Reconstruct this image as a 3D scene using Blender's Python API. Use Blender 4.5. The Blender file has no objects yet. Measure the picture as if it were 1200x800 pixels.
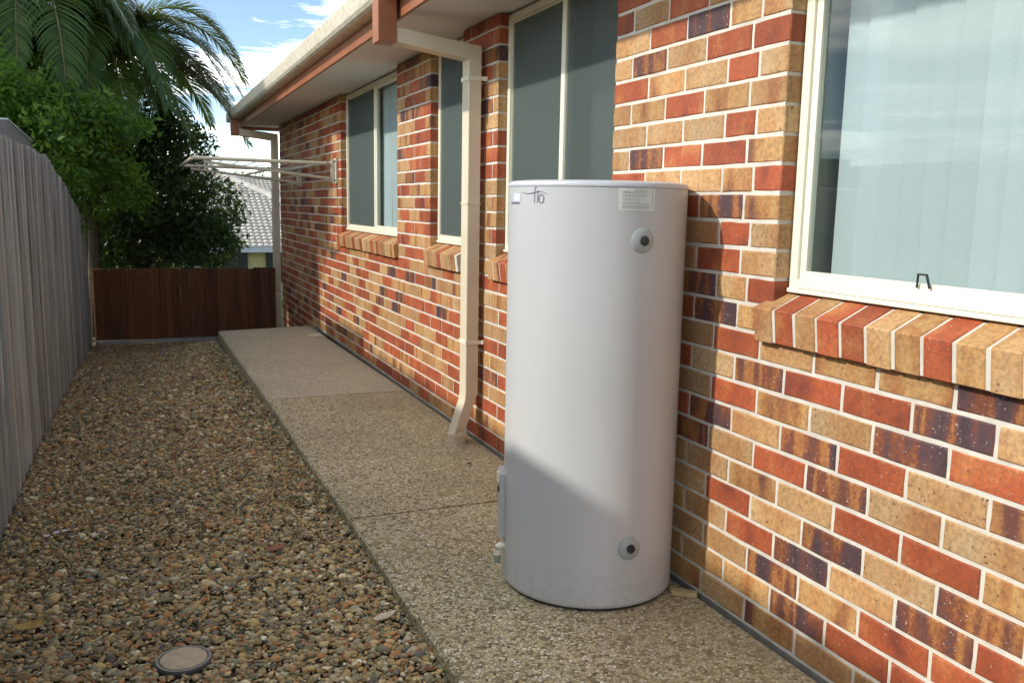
import bpy, bmesh, math, random
import numpy as np
from mathutils import Vector, Matrix

random.seed(7)
rng = np.random.default_rng(11)
scene = bpy.context.scene
COL = scene.collection

# ------------------------------------------------------------------ camera
YAW, PITCH, ROLL = 0.401621798, 0.151039860, 0.0186778559
CAM = Vector((-1.76645491, -1.47835936, 1.317499))
F_PX = 1036.47572                                   # focal length in pixels of a 1200 px wide frame
fwd = Vector((math.sin(YAW)*math.cos(PITCH), math.cos(YAW)*math.cos(PITCH), -math.sin(PITCH)))
r0 = Vector((math.cos(YAW), -math.sin(YAW), 0))
u0 = r0.cross(fwd)
right = r0*math.cos(ROLL) + u0*math.sin(ROLL)
upv = -r0*math.sin(ROLL) + u0*math.cos(ROLL)
cd = bpy.data.cameras.new('camera'); cam = bpy.data.objects.new('camera', cd); COL.objects.link(cam)
cam.matrix_world = Matrix(((right.x, upv.x, -fwd.x, CAM.x), (right.y, upv.y, -fwd.y, CAM.y),
                           (right.z, upv.z, -fwd.z, CAM.z), (0, 0, 0, 1)))
cd.sensor_fit = 'HORIZONTAL'; cd.sensor_width = 36; cd.lens = 36*F_PX/1200
cd.clip_start = 0.05; cd.clip_end = 2000
scene.camera = cam

def project(p):
    d = Vector(p) - CAM; z = d.dot(fwd)
    return (600 + F_PX*d.dot(right)/z, 400 - F_PX*d.dot(upv)/z, z)

# ------------------------------------------------------------------ sky and sun
SUN_EL = math.radians(32.8)
CLOUD_SEED = 12.21
world = bpy.data.worlds.new('World'); scene.world = world; world.use_nodes = True
wn = world.node_tree
bg = wn.nodes['Background']
sky = wn.nodes.new('ShaderNodeTexSky'); sky.sky_type = 'NISHITA'; sky.sun_disc = False
sky.sun_elevation = SUN_EL; sky.sun_rotation = math.radians(270); sky.air_density = 0.8
sky.dust_density = 0.1; sky.ozone_density = 1.2
# thin broken cloud over the whole sky
tc = wn.nodes.new('ShaderNodeTexCoord'); sep = wn.nodes.new('ShaderNodeSeparateXYZ'); wn.links.new(tc.outputs['Generated'], sep.inputs[0])
zc_ = wn.nodes.new('ShaderNodeMath'); zc_.operation = 'MAXIMUM'; zc_.inputs[1].default_value = .06; wn.links.new(sep.outputs[2], zc_.inputs[0])
dv = wn.nodes.new('ShaderNodeVectorMath'); dv.operation = 'DIVIDE'; wn.links.new(tc.outputs['Generated'], dv.inputs[0])
cb = wn.nodes.new('ShaderNodeCombineXYZ')
for i_ in range(3): wn.links.new(zc_.outputs[0], cb.inputs[i_])
wn.links.new(cb.outputs[0], dv.inputs[1])
cn = wn.nodes.new('ShaderNodeTexNoise'); cn.noise_dimensions = '4D'; cn.inputs['W'].default_value = CLOUD_SEED; cn.inputs['Scale'].default_value = .55; cn.inputs['Detail'].default_value = 6; cn.inputs['Roughness'].default_value = .6
wn.links.new(dv.outputs[0], cn.inputs['Vector'])
cr = wn.nodes.new('ShaderNodeValToRGB'); cr.color_ramp.elements[0].position = .47; cr.color_ramp.elements[1].position = .66
cr.color_ramp.elements[1].color = (.8, .8, .8, 1); wn.links.new(cn.outputs['Fac'], cr.inputs[0])
cm = wn.nodes.new('ShaderNodeMix'); cm.data_type = 'RGBA'; wn.links.new(cr.outputs[0], cm.inputs[0]); wn.links.new(sky.outputs['Color'], cm.inputs[6])
cm.inputs[7].default_value = (30.0, 28.2, 25.4, 1)
wn.links.new(cm.outputs[2], bg.inputs['Color']); bg.inputs['Strength'].default_value = 0.09
sl = bpy.data.lights.new('sun', 'SUN'); sun = bpy.data.objects.new('sun', sl); COL.objects.link(sun)
sl.energy = 1.5; sl.angle = math.radians(1.6); sl.color = (1.0, 0.955, 0.88)
sun.rotation_euler = Vector((math.cos(SUN_EL), -0.03, -math.sin(SUN_EL))).to_track_quat('-Z', 'Y').to_euler()
sun.location = (-8, 2, 8)
scene.view_settings.view_transform = 'Standard'; scene.view_settings.look = 'None'
scene.view_settings.gamma = 1; scene.view_settings.use_curve_mapping = False
scene.view_settings.exposure = 1.36
scene.render.engine = 'CYCLES'
scene.cycles.use_denoising = True
scene.cycles.max_bounces = 8; scene.cycles.transparent_max_bounces = 16

# ------------------------------------------------------------------ helpers
def link(o, parent=None):
    COL.objects.link(o)
    if parent is not None: o.parent = parent
    return o
def mesh_obj(name, verts, faces, mat=None, parent=None, smooth=False):
    me = bpy.data.meshes.new(name); me.from_pydata([tuple(v) for v in verts], [], faces); me.update()
    if mat is not None: me.materials.append(mat)
    if smooth: me.shade_smooth()
    return link(bpy.data.objects.new(name, me), parent)
def empty(name, loc=(0, 0, 0)):
    o = bpy.data.objects.new(name, None); o.location = loc; o.empty_display_size = 0.2
    return link(o)
def tag(o, label=None, cat=None, group=None, kind=None):
    if label: o['label'] = label
    if cat: o['category'] = cat
    if group: o['group'] = group
    if kind: o['kind'] = kind
    return o
class MB:
    def __init__(s): s.v = []; s.f = []
    def add(s, vs, fs):
        n = len(s.v); s.v += [tuple(v) for v in vs]; s.f += [tuple(i+n for i in f) for f in fs]; return s
    def box(s, x0, x1, y0, y1, z0, z1):
        v = [(x0,y0,z0),(x1,y0,z0),(x1,y1,z0),(x0,y1,z0),(x0,y0,z1),(x1,y0,z1),(x1,y1,z1),(x0,y1,z1)]
        return s.add(v, [(0,3,2,1),(4,5,6,7),(0,1,5,4),(1,2,6,5),(2,3,7,6),(3,0,4,7)])
    def prism(s, prof, y0, y1):            # profile of (x, z), extruded along y
        n = len(prof)
        v = [(x, y0, z) for x, z in prof] + [(x, y1, z) for x, z in prof]
        return s.add(v, [tuple(range(n)), tuple(reversed(range(n, 2*n)))] + [(i+n, (i+1) % n+n, (i+1) % n, i) for i in range(n)])
    def prism_x(s, prof, x0, x1):          # profile of (y, z), extruded along x
        n = len(prof)
        v = [(x0, y, z) for y, z in prof] + [(x1, y, z) for y, z in prof]
        return s.add(v, [tuple(reversed(range(n))), tuple(range(n, 2*n))] + [(i, (i+1) % n, (i+1) % n+n, i+n) for i in range(n)])
    def tube(s, pts, rad, n=8, cap=True):
        pts = [Vector(p) for p in pts]; rings = []
        if not hasattr(rad, '__len__'): rad = [rad]*len(pts)
        for i, p in enumerate(pts):
            t = (pts[min(i+1, len(pts)-1)] - pts[max(i-1, 0)]).normalized()
            a = t.cross(Vector((0, 0, 1)) if abs(t.z) < .9 else Vector((1, 0, 0))).normalized(); b = t.cross(a)
            rings.append([p + (a*math.cos(2*math.pi*k/n) + b*math.sin(2*math.pi*k/n))*rad[i] for k in range(n)])
        v = [q for r in rings for q in r]; f = []
        for i in range(len(pts)-1):
            for k in range(n): f.append((i*n+k, i*n+(k+1) % n, (i+1)*n+(k+1) % n, (i+1)*n+k))
        if cap: f += [tuple(reversed(range(n))), tuple(range((len(pts)-1)*n, len(pts)*n))]
        return s.add(v, f)
    def lathe(s, prof, n=64, c=(0, 0)):    # profile of (r, z), closed towards the axis
        v = []; f = []
        for r, z in prof:
            for k in range(n): v.append((c[0]+r*math.cos(2*math.pi*k/n), c[1]+r*math.sin(2*math.pi*k/n), z))
        for i in range(len(prof)-1):
            for k in range(n): f.append((i*n+k, i*n+(k+1) % n, (i+1)*n+(k+1) % n, (i+1)*n+k))
        f += [tuple(reversed(range(n))), tuple(range((len(prof)-1)*n, len(prof)*n))]
        return s.add(v, f)
    def build(s, name, mat=None, parent=None, smooth=False, bevel=0, seg=2):
        o = mesh_obj(name, s.v, s.f, mat, parent, smooth)
        if bevel:
            bm = bmesh.new(); bm.from_mesh(o.data)
            bmesh.ops.bevel(bm, geom=list(bm.edges), offset=bevel, segments=seg, affect='EDGES', profile=.6)
            bm.to_mesh(o.data); bm.free()
        if smooth:
            o.data.shade_smooth()
            o.data.set_sharp_from_angle(angle=math.radians(35))
        return o
def np_mesh(name, V, F, mat, parent=None, smooth=False):
    """V (n,3), F (m,k) with every face the same size"""
    me = bpy.data.meshes.new(name); V = np.ascontiguousarray(V, np.float32); F = np.ascontiguousarray(F, np.int32)
    k = F.shape[1]
    me.vertices.add(len(V)); me.vertices.foreach_set('co', V.ravel())
    me.loops.add(F.size); me.loops.foreach_set('vertex_index', F.ravel())
    me.polygons.add(len(F)); me.polygons.foreach_set('loop_start', np.arange(0, F.size, k, dtype=np.int32))
    me.update(calc_edges=True); me.validate()
    if mat is not None: me.materials.append(mat)
    if smooth: me.shade_smooth()
    return link(bpy.data.objects.new(name, me), parent)
def smoothstep(a, b, x):
    t = np.clip((x-a)/(b-a), 0, 1); return t*t*(3-2*t)

# ------------------------------------------------------------------ materials
class Mat:
    def __init__(s, name, rough=.6, spec=.5):
        s.m = bpy.data.materials.new(name); s.m.use_nodes = True; s.t = s.m.node_tree
        s.b = s.t.nodes['Principled BSDF']; s.b.inputs['Roughness'].default_value = rough
        s.b.inputs['Specular IOR Level'].default_value = spec
    def n(s, typ, **kw):
        nd = s.t.nodes.new('ShaderNode'+typ)
        for k, v in kw.items():
            if k in nd.inputs: s.put(nd.inputs[k], v)
            else: setattr(nd, k, v)
        return nd
    def put(s, inp, v):
        if isinstance(v, bpy.types.NodeSocket): s.t.links.new(v, inp)
        else: inp.default_value = v
    def col(s, v): s.put(s.b.inputs['Base Color'], v if isinstance(v, bpy.types.NodeSocket) else (*v, 1)); return s
    def math(s, op, a, b=None, c=None):
        nd = s.t.nodes.new('ShaderNodeMath'); nd.operation = op
        for i, v in enumerate((a, b, c)):
            if v is not None: s.put(nd.inputs[i], v)
        return nd.outputs[0]
    def vmath(s, op, a, b):
        nd = s.t.nodes.new('ShaderNodeVectorMath'); nd.operation = op
        s.put(nd.inputs[0], a); s.put(nd.inputs[1], b); return nd.outputs[0]
    def ramp(s, fac, stops, interp='LINEAR'):
        nd = s.t.nodes.new('ShaderNodeValToRGB'); nd.color_ramp.interpolation = interp
        e = nd.color_ramp.elements
        while len(e) < len(stops): e.new(.5)
        for el, (p, c) in zip(e, stops): el.position = p; el.color = (*c, 1) if len(c) == 3 else c
        s.put(nd.inputs[0], fac); return nd.outputs[0]
    def mix(s, fac, a, b, blend='MIX'):
        nd = s.t.nodes.new('ShaderNodeMix'); nd.data_type = 'RGBA'; nd.blend_type = blend
        s.put(nd.inputs[0], fac)
        for i, v in ((6, a), (7, b)): s.put(nd.inputs[i], v if isinstance(v, bpy.types.NodeSocket) else (*v, 1))
        return nd.outputs[2]
    def pos(s): return s.n('NewGeometry').outputs['Position']
    def obj(s): return s.n('TexCoord').outputs['Object']
    def rnd(s): return s.n('ObjectInfo').outputs['Random']
    def noise(s, vec, scale, detail=3, rough=.55):
        return s.n('TexNoise', Vector=vec, Scale=scale, Detail=detail, Roughness=rough).outputs['Fac']
    def vor(s, vec, scale, feature='F1', rand=1.0):
        return s.n('TexVoronoi', Vector=vec, Scale=scale, Randomness=rand, feature=feature)
    def bump(s, h, strength=.4, dist=.003):
        b = s.n('Bump', Strength=strength, Distance=dist, Height=h); s.put(s.b.inputs['Normal'], b.outputs[0]); return s
def simple(name, c, rough=.6, var=.08, scale=8, spec=.5, bump=0, bscale=60, bdist=.002, metal=0):
    M = Mat(name, rough, spec); p = M.pos()
    f = M.noise(p, scale, 4)
    lo = tuple(x*(1-var) for x in c); hi = tuple(min(1, x*(1+var)) for x in c)
    M.col(M.ramp(f, [(.3, lo), (.7, hi)])); M.b.inputs['Metallic'].default_value = metal
    if bump: M.bump(M.noise(p, bscale, 4), bump, bdist)
    return M.m

def brick_mat(name, stops, stretch=1.3, bandscale=9, dark=.5, white=.0, blotch=None):
    M = Mat(name, .62, .35)
    at = M.n('Attribute', attribute_name='rnd').outputs['Fac']
    r = M.math('ADD', M.rnd(), at)
    off = M.n('CombineXYZ', X=M.math('MULTIPLY', r, 23.0), Y=M.math('MULTIPLY', r, 71.0), Z=M.math('MULTIPLY', r, 47.0)).outputs[0]
    p = M.vmath('ADD', M.pos(), off)
    band = M.n('TexNoise', Vector=M.vmath('MULTIPLY', p, (bandscale, bandscale, stretch)), Scale=1.0, Detail=1.5, Roughness=.5, Distortion=.25).outputs['Fac']
    band = M.math('ADD', band, M.math('MULTIPLY', M.math('SUBTRACT', M.noise(p, 90, 3, .6), .5), .22))
    c = M.ramp(band, stops)
    fine = M.noise(p, 75, 4, .65)
    c = M.mix(M.ramp(fine, [(.38, (0,)*3), (.68, (1,)*3)]), c, M.mix(.5, c, (.12, .05, .03)))
    tone = M.n('HueSaturation', Color=c, Value=M.math('MULTIPLY_ADD', M.math('FRACT', M.math('MULTIPLY', r, 7.31)),   .34, .84), Saturation=1.0).outputs[0]
    c = tone
    pw = M.vmath('ADD', p, M.vmath('MULTIPLY', M.n('TexNoise', Vector=p, Scale=160.0, Detail=3.0).outputs['Color'], (.012, .012, .012)))
    v = M.vor(pw, 70)
    keep = M.math('GREATER_THAN', M.n('SeparateColor', Color=v.outputs['Color']).outputs[0], .55)
    sp = M.math('MULTIPLY', keep, M.math('LESS_THAN', v.outputs['Distance'], M.math('MULTIPLY', M.n('SeparateColor', Color=v.outputs['Color']).outputs[2], .24)))
    c = M.mix(M.math('MULTIPLY', sp, dark), c, (.07, .035, .03))
    if white:
        v2 = M.vor(pw, 130)
        k2 = M.math('GREATER_THAN', M.n('SeparateColor', Color=v2.outputs['Color']).outputs[1], .66)
        s2 = M.math('MULTIPLY', k2, M.math('LESS_THAN', v2.outputs['Distance'], M.math('MULTIPLY', M.n('SeparateColor', Color=v2.outputs['Color']).outputs[2], .30)))
        c = M.mix(M.math('MULTIPLY', s2, white), c, (.55, .48, .40))
    M.col(c)
    h = M.math('SUBTRACT', M.noise(p, 160, 5, .7), M.math('MULTIPLY', sp, .7))
    M.bump(h, .55, .0022)
    return M.m
B_RED = brick_mat('red_brick', [(.22, (.18, .040, .022)), (.40, (.35, .074, .027)), (.58, (.41, .096, .032)), (.74, (.47, .18, .06))], 7, 9, .6, .4)
B_TAN = brick_mat('tan_brick', [(.22, (.36, .14, .055)), (.38, (.45, .235, .090)), (.55, (.50, .30, .130)), (.75, (.51, .35, .180))], 4, 8, .85, .15)
B_DARK = brick_mat('flashed_brick', [(.30, (.050, .034, .042)), (.44, (.085, .048, .055)), (.52, (.20, .06, .028)), (.60, (.40, .17, .05)), (.70, (.14, .05, .035))], 2.2, 13, .3, .75)
B_MOT = brick_mat('mottled_brick', [(.28, (.16, .06, .045)), (.42, (.42, .19, .06)), (.55, (.52, .31, .12)), (.7, (.50, .26, .09))], 2.2, 11, .6, .3)
BR = {'R': B_RED, 'T': B_TAN, 'D': B_DARK, 'M': B_MOT}
M_MORTAR = simple('mortar', (.60, .56, .47), .9, .12, 14, .2, .6, 220, .002)
M_CREAM = simple('cream_paint', (.74, .69, .52), .35, .04, 3)
M_PIPE = simple('pipe_paint', (.66, .58, .42), .4, .06, 4)
M_LINE = simple('line_paint', (.52, .48, .36), .5, .12, 12)
M_FRAME = simple('window_frame', (.80, .76, .60), .3, .03, 3)
M_BROWN = simple('brown_paint', (.31, .115, .052), .45, .12, 5)
M_SOFFIT = simple('soffit_sheet', (.82, .82, .80), .8, .03, 2)
def blind_mat():
    M = Mat('blind_fabric', .85, .2); r = M.rnd(); p = M.obj()
    w = M.noise(M.vmath('MULTIPLY', p, (60, 60, 900)), 1, 2)
    c = M.ramp(w, [(.3, (.52, .535, .53)), (.7, (.59, .605, .60))])
    M.col(M.n('HueSaturation', Color=c, Value=M.math('MULTIPLY_ADD', r, .13, .90)).outputs[0]); return M.m
M_BLIND = blind_mat()
M_BLACK = simple('black_plastic', (.02, .02, .022), .4, .1)
M_DARKROOM = simple('room_paint', (.45, .44, .37), .9, .05)
M_ROOFDARK = simple('grey_roof_sheet', (.075, .08, .09), .4, .1, 6)
M_EDGE = simple('metal_edge', (.50, .53, .56), .35, .06, 6)

def gutter_mat():
    M = Mat('gutter_paint', .45); p = M.pos()
    a = M.noise(M.vmath('MULTIPLY', p, (8, 14, 30)), 1, 5, .7)
    M.col(M.mix(M.ramp(a, [(.45, (0,)*3), (.72, (.75,)*3)]), (.68, .63, .49), (.40, .34, .22)))
    return M.m
M_GUTTER = gutter_mat()
def glass_mat(name, tint, base, refl=.06):
    M = Mat(name); t = M.t
    tr = M.n('BsdfTransparent', Color=(*tint, 1)); gl = M.n('BsdfGlossy', Color=(.95, .97, 1, 1), Roughness=.015)
    lw = M.n('LayerWeight', Blend=.28).outputs['Fresnel']
    fac = M.math('ADD', M.math('MULTIPLY', lw, base), refl)
    mx = M.n('MixShader'); M.put(mx.inputs[0], fac); M.put(mx.inputs[1], tr.outputs[0]); M.put(mx.inputs[2], gl.outputs[0])
    t.links.new(mx.outputs[0], t.nodes['Material Output'].inputs['Surface']); return M.m
M_GLASS = glass_mat('window_glass', (.87, .915, .91), .045, .010)
def screen_mat(op):
    M = Mat('insect_screen', .7); t = M.t; M.col((.085, .11, .097))
    tr = M.n('BsdfTransparent'); mx = M.n('MixShader'); mx.inputs[0].default_value = op
    M.put(mx.inputs[1], tr.outputs[0]); M.put(mx.inputs[2], M.b.outputs[0])
    t.links.new(mx.outputs[0], t.nodes['Material Output'].inputs['Surface']); return M.m
M_SCREEN, M_SCREEN2 = screen_mat(.66), screen_mat(.50)

def path_mat(pale=0):
    M = Mat('exposed_aggregate', .8, .3); p = M.pos()
    v = M.vor(p, 92); rc = M.n('SeparateColor', Color=v.outputs['Color'])
    c = M.ramp(rc.outputs[0], [(0, (.11, .085, .04)), (.18, (.32, .265, .13)), (.4, (.57, .485, .26)), (.6, (.77, .68, .42)), (.78, (.51, .44, .27)), (1, (.92, .87, .70))])
    edge = M.n('TexVoronoi', Vector=p, Scale=92.0, feature='DISTANCE_TO_EDGE').outputs['Distance']
    c = M.mix(M.ramp(edge, [(.0, (1,)*3), (.15, (0,)*3)]), c, (.17, .145, .085))
    big = M.noise(p, 1.6, 5, .6)
    c = M.mix(M.ramp(big, [(.42, (0,)*3), (.7, (.55,)*3)]), c, M.mix(.6, c, (.09, .08, .05)))       # grime and moss patches
    sx = M.n('SeparateXYZ', Vector=p)
    worn = M.math('MULTIPLY', M.ramp(sx.outputs[0], [(0, (0,)*3), (1, (1,)*3)]), 1.0)
    nearwall = M.n('MapRange', Value=M.math('ADD', sx.outputs[0], M.math('MULTIPLY', big, .5)), **{'From Min': -.45, 'From Max': .25}).outputs[0]
    c = M.mix(M.math('MULTIPLY', nearwall, .38), c, (.42, .32, .18))                                   # clay coloured mortar wash along the wall
    if pale: c = M.mix(pale, c, (.56, .50, .38))
    M.col(c); M.bump(M.math('MINIMUM', edge, .25), .8, .006); return M.m
M_PATH, M_PATH2 = path_mat(), path_mat(.42)
M_SLABEDGE = simple('slab_concrete', (.24, .21, .16), .9, .3, 12, .2, .6, 90, .004)
def tank_mat():
    M = Mat('tank_enamel', .34, .5); p = M.pos()
    f = M.noise(p, 2.2, 3)
    st = M.noise(M.vmath('MULTIPLY', p, (26, 26, 2.2)), 1, 4, .6)
    c = M.ramp(f, [(.3, (.455, .458, .440)), (.7, (.485, .488, .470))])
    c = M.mix(M.ramp(st, [(.55, (0,)*3), (.8, (.22,)*3)]), c, (.42, .405, .375))
    zz = M.n('SeparateXYZ', Vector=p).outputs[2]
    dirt = M.math('MULTIPLY', M.n('MapRange', Value=zz, **{'From Min': .16, 'From Max': -.01}).outputs[0], M.ramp(M.noise(p, 38, 5, .7), [(.42, (0,)*3), (.72, (1,)*3)]))
    c = M.mix(M.math('MULTIPLY', dirt, .45), c, (.26, .21, .14))
    M.col(c); M.put(M.b.inputs['Roughness'], M.ramp(st, [(.3, (.32,)*3), (.8, (.46,)*3)]))
    M.bump(M.noise(p, 240, 3, .6), .10, .001); return M.m
M_TANK = tank_mat()
M_TANKLID = simple('lid_enamel', (.50, .515, .53), .35, .04, 4)
M_INK = simple('grey_ink', (.11, .12, .15), .6, .05)
M_STICK = simple('label_film', (.62, .63, .58), .25, .04, 30)
M_STICKINK = simple('pale_ink', (.34, .35, .33), .6, .1, 200)
M_RING = simple('gauge_plastic', (.34, .37, .355), .4, .05)
def fence_mat(name, stops, grey=1):
    M = Mat(name, .9, .2); p = M.obj(); r = M.rnd()
    off = M.n('CombineXYZ', X=M.math('MULTIPLY', r, 31.0), Y=M.math('MULTIPLY', r, 53.0), Z=M.math('MULTIPLY', r, 17.0)).outputs[0]
    q = M.vmath('ADD', p, off)
    g = M.noise(M.vmath('MULTIPLY', q, (70, 70, 1.6)), 1, 5, .65)
    c = M.ramp(g, stops)
    c = M.n('HueSaturation', Color=c, Value=M.math('MULTIPLY_ADD', r, .55, .70)).outputs[0]
    st = M.noise(M.vmath('MULTIPLY', q, (9, 9, 1.1)), 1, 3)
    c = M.mix(M.ramp(st, [(.56, (0,)*3), (.75, (.6,)*3)]), c, (.055, .05, .04))
    M.col(c); M.bump(g, .7, .004); return M.m
M_FENCE = fence_mat('weathered_paling', [(.3, (.205, .21, .19)), (.5, (.355, .365, .335)), (.7, (.45, .46, .425))])
M_NAIL = simple('rusty_nail', (.05, .035, .028), .7, .3, 40)
M_FENCE2 = fence_mat('brown_paling', [(.3, (.075, .036, .017)), (.5, (.145, .068, .032)), (.7, (.20, .10, .05))])
def leaf_mat(name, stops, trans=.35, rough=.45):
    M = Mat(name, rough, .4); t = M.t
    at = M.n('Attribute', attribute_name='tone').outputs['Fac']
    c = M.ramp(at, stops); M.col(c)
    tl = M.n('BsdfTranslucent', Color=M.mix(.5, c, (.25, .40, .04)))
    mx = M.n('MixShader'); mx.inputs[0].default_value = trans
    M.put(mx.inputs[1], M.b.outputs[0]); M.put(mx.inputs[2], tl.outputs[0])
    t.links.new(mx.outputs[0], t.nodes['Material Output'].inputs['Surface']); return M.m
M_LEAF = leaf_mat('bright_leaf', [(0, (.05, .12, .016)), (.5, (.105, .225, .024)), (1, (.20, .33, .045))], .45)
M_LEAFD = leaf_mat('dark_leaf', [(0, (.018, .040, .016)), (.5, (.030, .066, .022)), (1, (.06, .11, .035))], .25)
M_PALM = leaf_mat('palm_leaf', [(0, (.045, .085, .022)), (.5, (.075, .135, .03)), (1, (.16, .20, .05))], .3, .35)
M_BARK = simple('bark', (.11, .085, .06), .9, .35, 25, .2, .8, 40, .01)
M_STALK = simple('palm_stalk', (.22, .19, .06), .5, .2, 10)
def attr_mat(name, rough=.75):
    M = Mat(name, rough, .4); c = M.n('Attribute', attribute_name='col').outputs['Color']; p = M.pos()
    g = M.noise(p, 130, 3, .6)
    M.col(M.mix(M.ramp(g, [(.35, (0,)*3), (.8, (.5,)*3)]), c, M.mix(.5, c, (.05, .04, .03)))); M.bump(g, .3, .002); return M.m
M_PEBBLE = attr_mat('pebble')
def ground_mat():
    M = Mat('soil', .95, .2); p = M.pos()
    v = M.vor(p, 70); c = M.ramp(M.n('SeparateColor', Color=v.outputs['Color']).outputs[0], [(0, (.07, .055, .032)), (.6, (.14, .11, .065)), (1, (.22, .18, .11))])
    far = M.n('MapRange', Value=M.n('SeparateXYZ', Vector=p).outputs[1], **{'From Min': 11.0, 'From Max': 13.0}).outputs[0]
    M.col(M.mix(far, c, M.ramp(M.noise(p, .7, 5), [(.3, (.035, .06, .02)), (.7, (.07, .10, .03))]))); M.bump(v.outputs['Distance'], .6, .01); return M.m
M_GROUND = ground_mat()

# ------------------------------------------------------------------ ground
def hgt(x, y):
    x = np.asarray(x, float); y = np.asarray(y, float)
    a = np.clip((y-3.6)/6.8, 0, 1)**1.25
    t = smoothstep(-2.0, -1.05, x)*(1-smoothstep(8.2, 9.7, y))
    h = -.055 - .41*a*(1-.55*t)
    return h - 1.0*smoothstep(12, 22, y)*(1 - 0*x)
gx = np.array([-400, -120, -40, -15, -8, -5, -3.5, -2.6, -2.3, -2.0, -1.7, -1.4, -1.2, -1.05, -.9, -.5, 0, 2, 6, 15, 40, 120, 400.])
gy = np.array([-400, -100, -30, -8, -3, -1, 0, 1, 2, 3, 3.6, 4.2, 5, 5.8, 6.6, 7.4, 8, 8.4, 8.8, 9.2, 9.6, 10, 10.4, 11, 12, 14, 16, 18, 20, 22, 30, 60, 150, 500, 1200.])
GX, GY = np.meshgrid(gx, gy)
V = np.stack([GX.ravel(), GY.ravel(), hgt(GX, GY).ravel()-.012], 1)
nx = len(gx); F = [(j*nx+i, j*nx+i+1, (j+1)*nx+i+1, (j+1)*nx+i) for j in range(len(gy)-1) for i in range(nx-1)]
ground = np_mesh('ground', V, np.array(F), M_GROUND, smooth=True); tag(ground, kind='structure')

# path: three exposed aggregate slabs on a bed
def edge_x(y): return -.972 - .0055*max(0, y-1.5)
def path_z(y): return -.012 if y < 4.7 else -.012 - .030*(y-4.7)/3.6
bed = MB()
bed.add([(edge_x(-2.4)+.02, -2.4, -.13), (-.02, -2.4, -.13), (-.02, 8.25, -.20), (edge_x(8.25)+.02, 8.25, -.20),
         (edge_x(-2.4)+.02, -2.4, -.10), (-.02, -2.4, -.10), (-.02, 8.25, -.14), (edge_x(8.25)+.02, 8.25, -.14)],
        [(0,3,2,1),(4,5,6,7),(0,1,5,4),(1,2,6,5),(2,3,7,6),(3,0,4,7)])
path = bed.build('path', M_SLABEDGE); tag(path, kind='structure')
cuts = [-2.4, -.32, 2.12, 4.60, 8.28]
for a, b in zip(cuts[:-1], cuts[1:]):
    y0, y1 = a+.008, b-.008
    bm = bmesh.new(); ny = 14; rows = []
    for j in range(ny+1):
        y = y0+(y1-y0)*j/ny; z = path_z(y); e = edge_x(y) + random.uniform(-.004, .004)
        yy = y + (.10 if b > 8 and j == ny else 0)*0
        ch = .010
        xs = [(e, -.11), (e-.002, -ch), (e+.009, 0), (-.45, 0), (-.022, 0), (-.015, -ch), (-.015, -.11)]
        rows.append([bm.verts.new((x, yy+(.19*(x+1.0) if (b > 8 and j == ny) else 0), z+dz)) for x, dz in xs])
    for j in range(ny):
        for i in range(6): bm.faces.new((rows[j][i], rows[j][i+1], rows[j+1][i+1], rows[j+1][i]))
    bm.faces.new(rows[0]); bm.faces.new(list(reversed(rows[-1])))
    bmesh.ops.recalc_face_normals(bm, faces=bm.faces)
    me = bpy.data.meshes.new('slab'); bm.to_mesh(me); bm.free(); me.materials.append(M_PATH2 if b > 8 else M_PATH)
    link(bpy.data.objects.new('slab', me), path)

# ------------------------------------------------------------------ house: brick wall
house = empty('brick_house', (0, 4, 0))
tag(house, 'red and tan brick house wall with cream windows and brown trimmed eaves', 'house')
house.location = (0, 0, 0)
SOFFIT_Z = 2.306
OPEN = [(-1.15, .667), (1.694, 2.93), (3.48, 4.087), (4.88, 6.80)]
Y_END, Y_START = 10.56, -2.6
def course_z(k): return .9 + .086*k
def solid(k):
    if k >= 1:
        r, a = [], Y_START
        for o0, o1 in OPEN: r.append((a, o0)); a = o1
        return r + [(a, Y_END)]
    if k < -10: return [(8.2, Y_END)]
    return [(Y_START, Y_END)]
# mortar core, 6 mm behind the brick faces
core = MB()
for (a, b) in solid(5):
    core.box(.004, .112, a+.006, b-.006, .955, 2.30)
core.box(.004, .112, Y_START, Y_END-.006, -.016, .952)
core.box(.006, .112, 8.2, Y_END-.006, -.6, -.018)
core.box(.112, 5.0, Y_END-.112, Y_END-.006, -.6, 2.30)     # return wall round the far corner
wall = core.build('wall', M_MORTAR, house)
m = MB(); m.box(.001, .012, Y_START, 8.2, -.030, -.0075); m.build('base_bed', simple('dirty_mortar', (.20, .185, .15), .95, .25, 20, .2, .6, 120, .003), house)
KNOWN = {}   # (course, centre in half bricks) -> kind, as read off the wall
def row(k, j0, s):
    for i, ch in enumerate(s): KNOWN[(k, j0 + 2*i + 1)] = ch
row(13, 5, 'DTRTR'); row(12, 6, 'MDRT'); row(11, 5, 'RRTDT'); row(10, 6, 'RTMR'); row(9, 5, 'TMRMT')
row(8, 6, 'RTTT'); row(7, 5, 'MRRDT'); row(6, 6, 'MTTR'); row(5, 5, 'MDRT'); row(4, 6, 'RTRT'); row(3, 5, 'TRTR')
row(2, 6, 'TDTR'); row(1, 5, 'MDRT'); row(0, -2, 'DMMTRTR'); row(-1, -3, 'TDRRDTR'); row(-2, -2, 'RDTMRTR')
row(-3, -3, 'MTRDTDR'); row(-4, -2, 'TTDRTDT'); row(-5, -3, 'MRRTMTT'); row(-6, -2, 'DTDTRTR'); row(-7, -3, 'RDTDRTM')
row(-8, -2, 'RRMDTTM'); row(-9, -3, 'RRRDMMM'); row(-10, -2, 'TTTMTMT')
CORNER = {13: 'T', 12: 'T', 11: 'R', 10: 'T', 9: 'T', 8: 'T', 7: 'M', 6: 'R', 5: 'M', 4: 'T', 3: 'T', 2: 'R', 14: 'R'}
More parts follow.
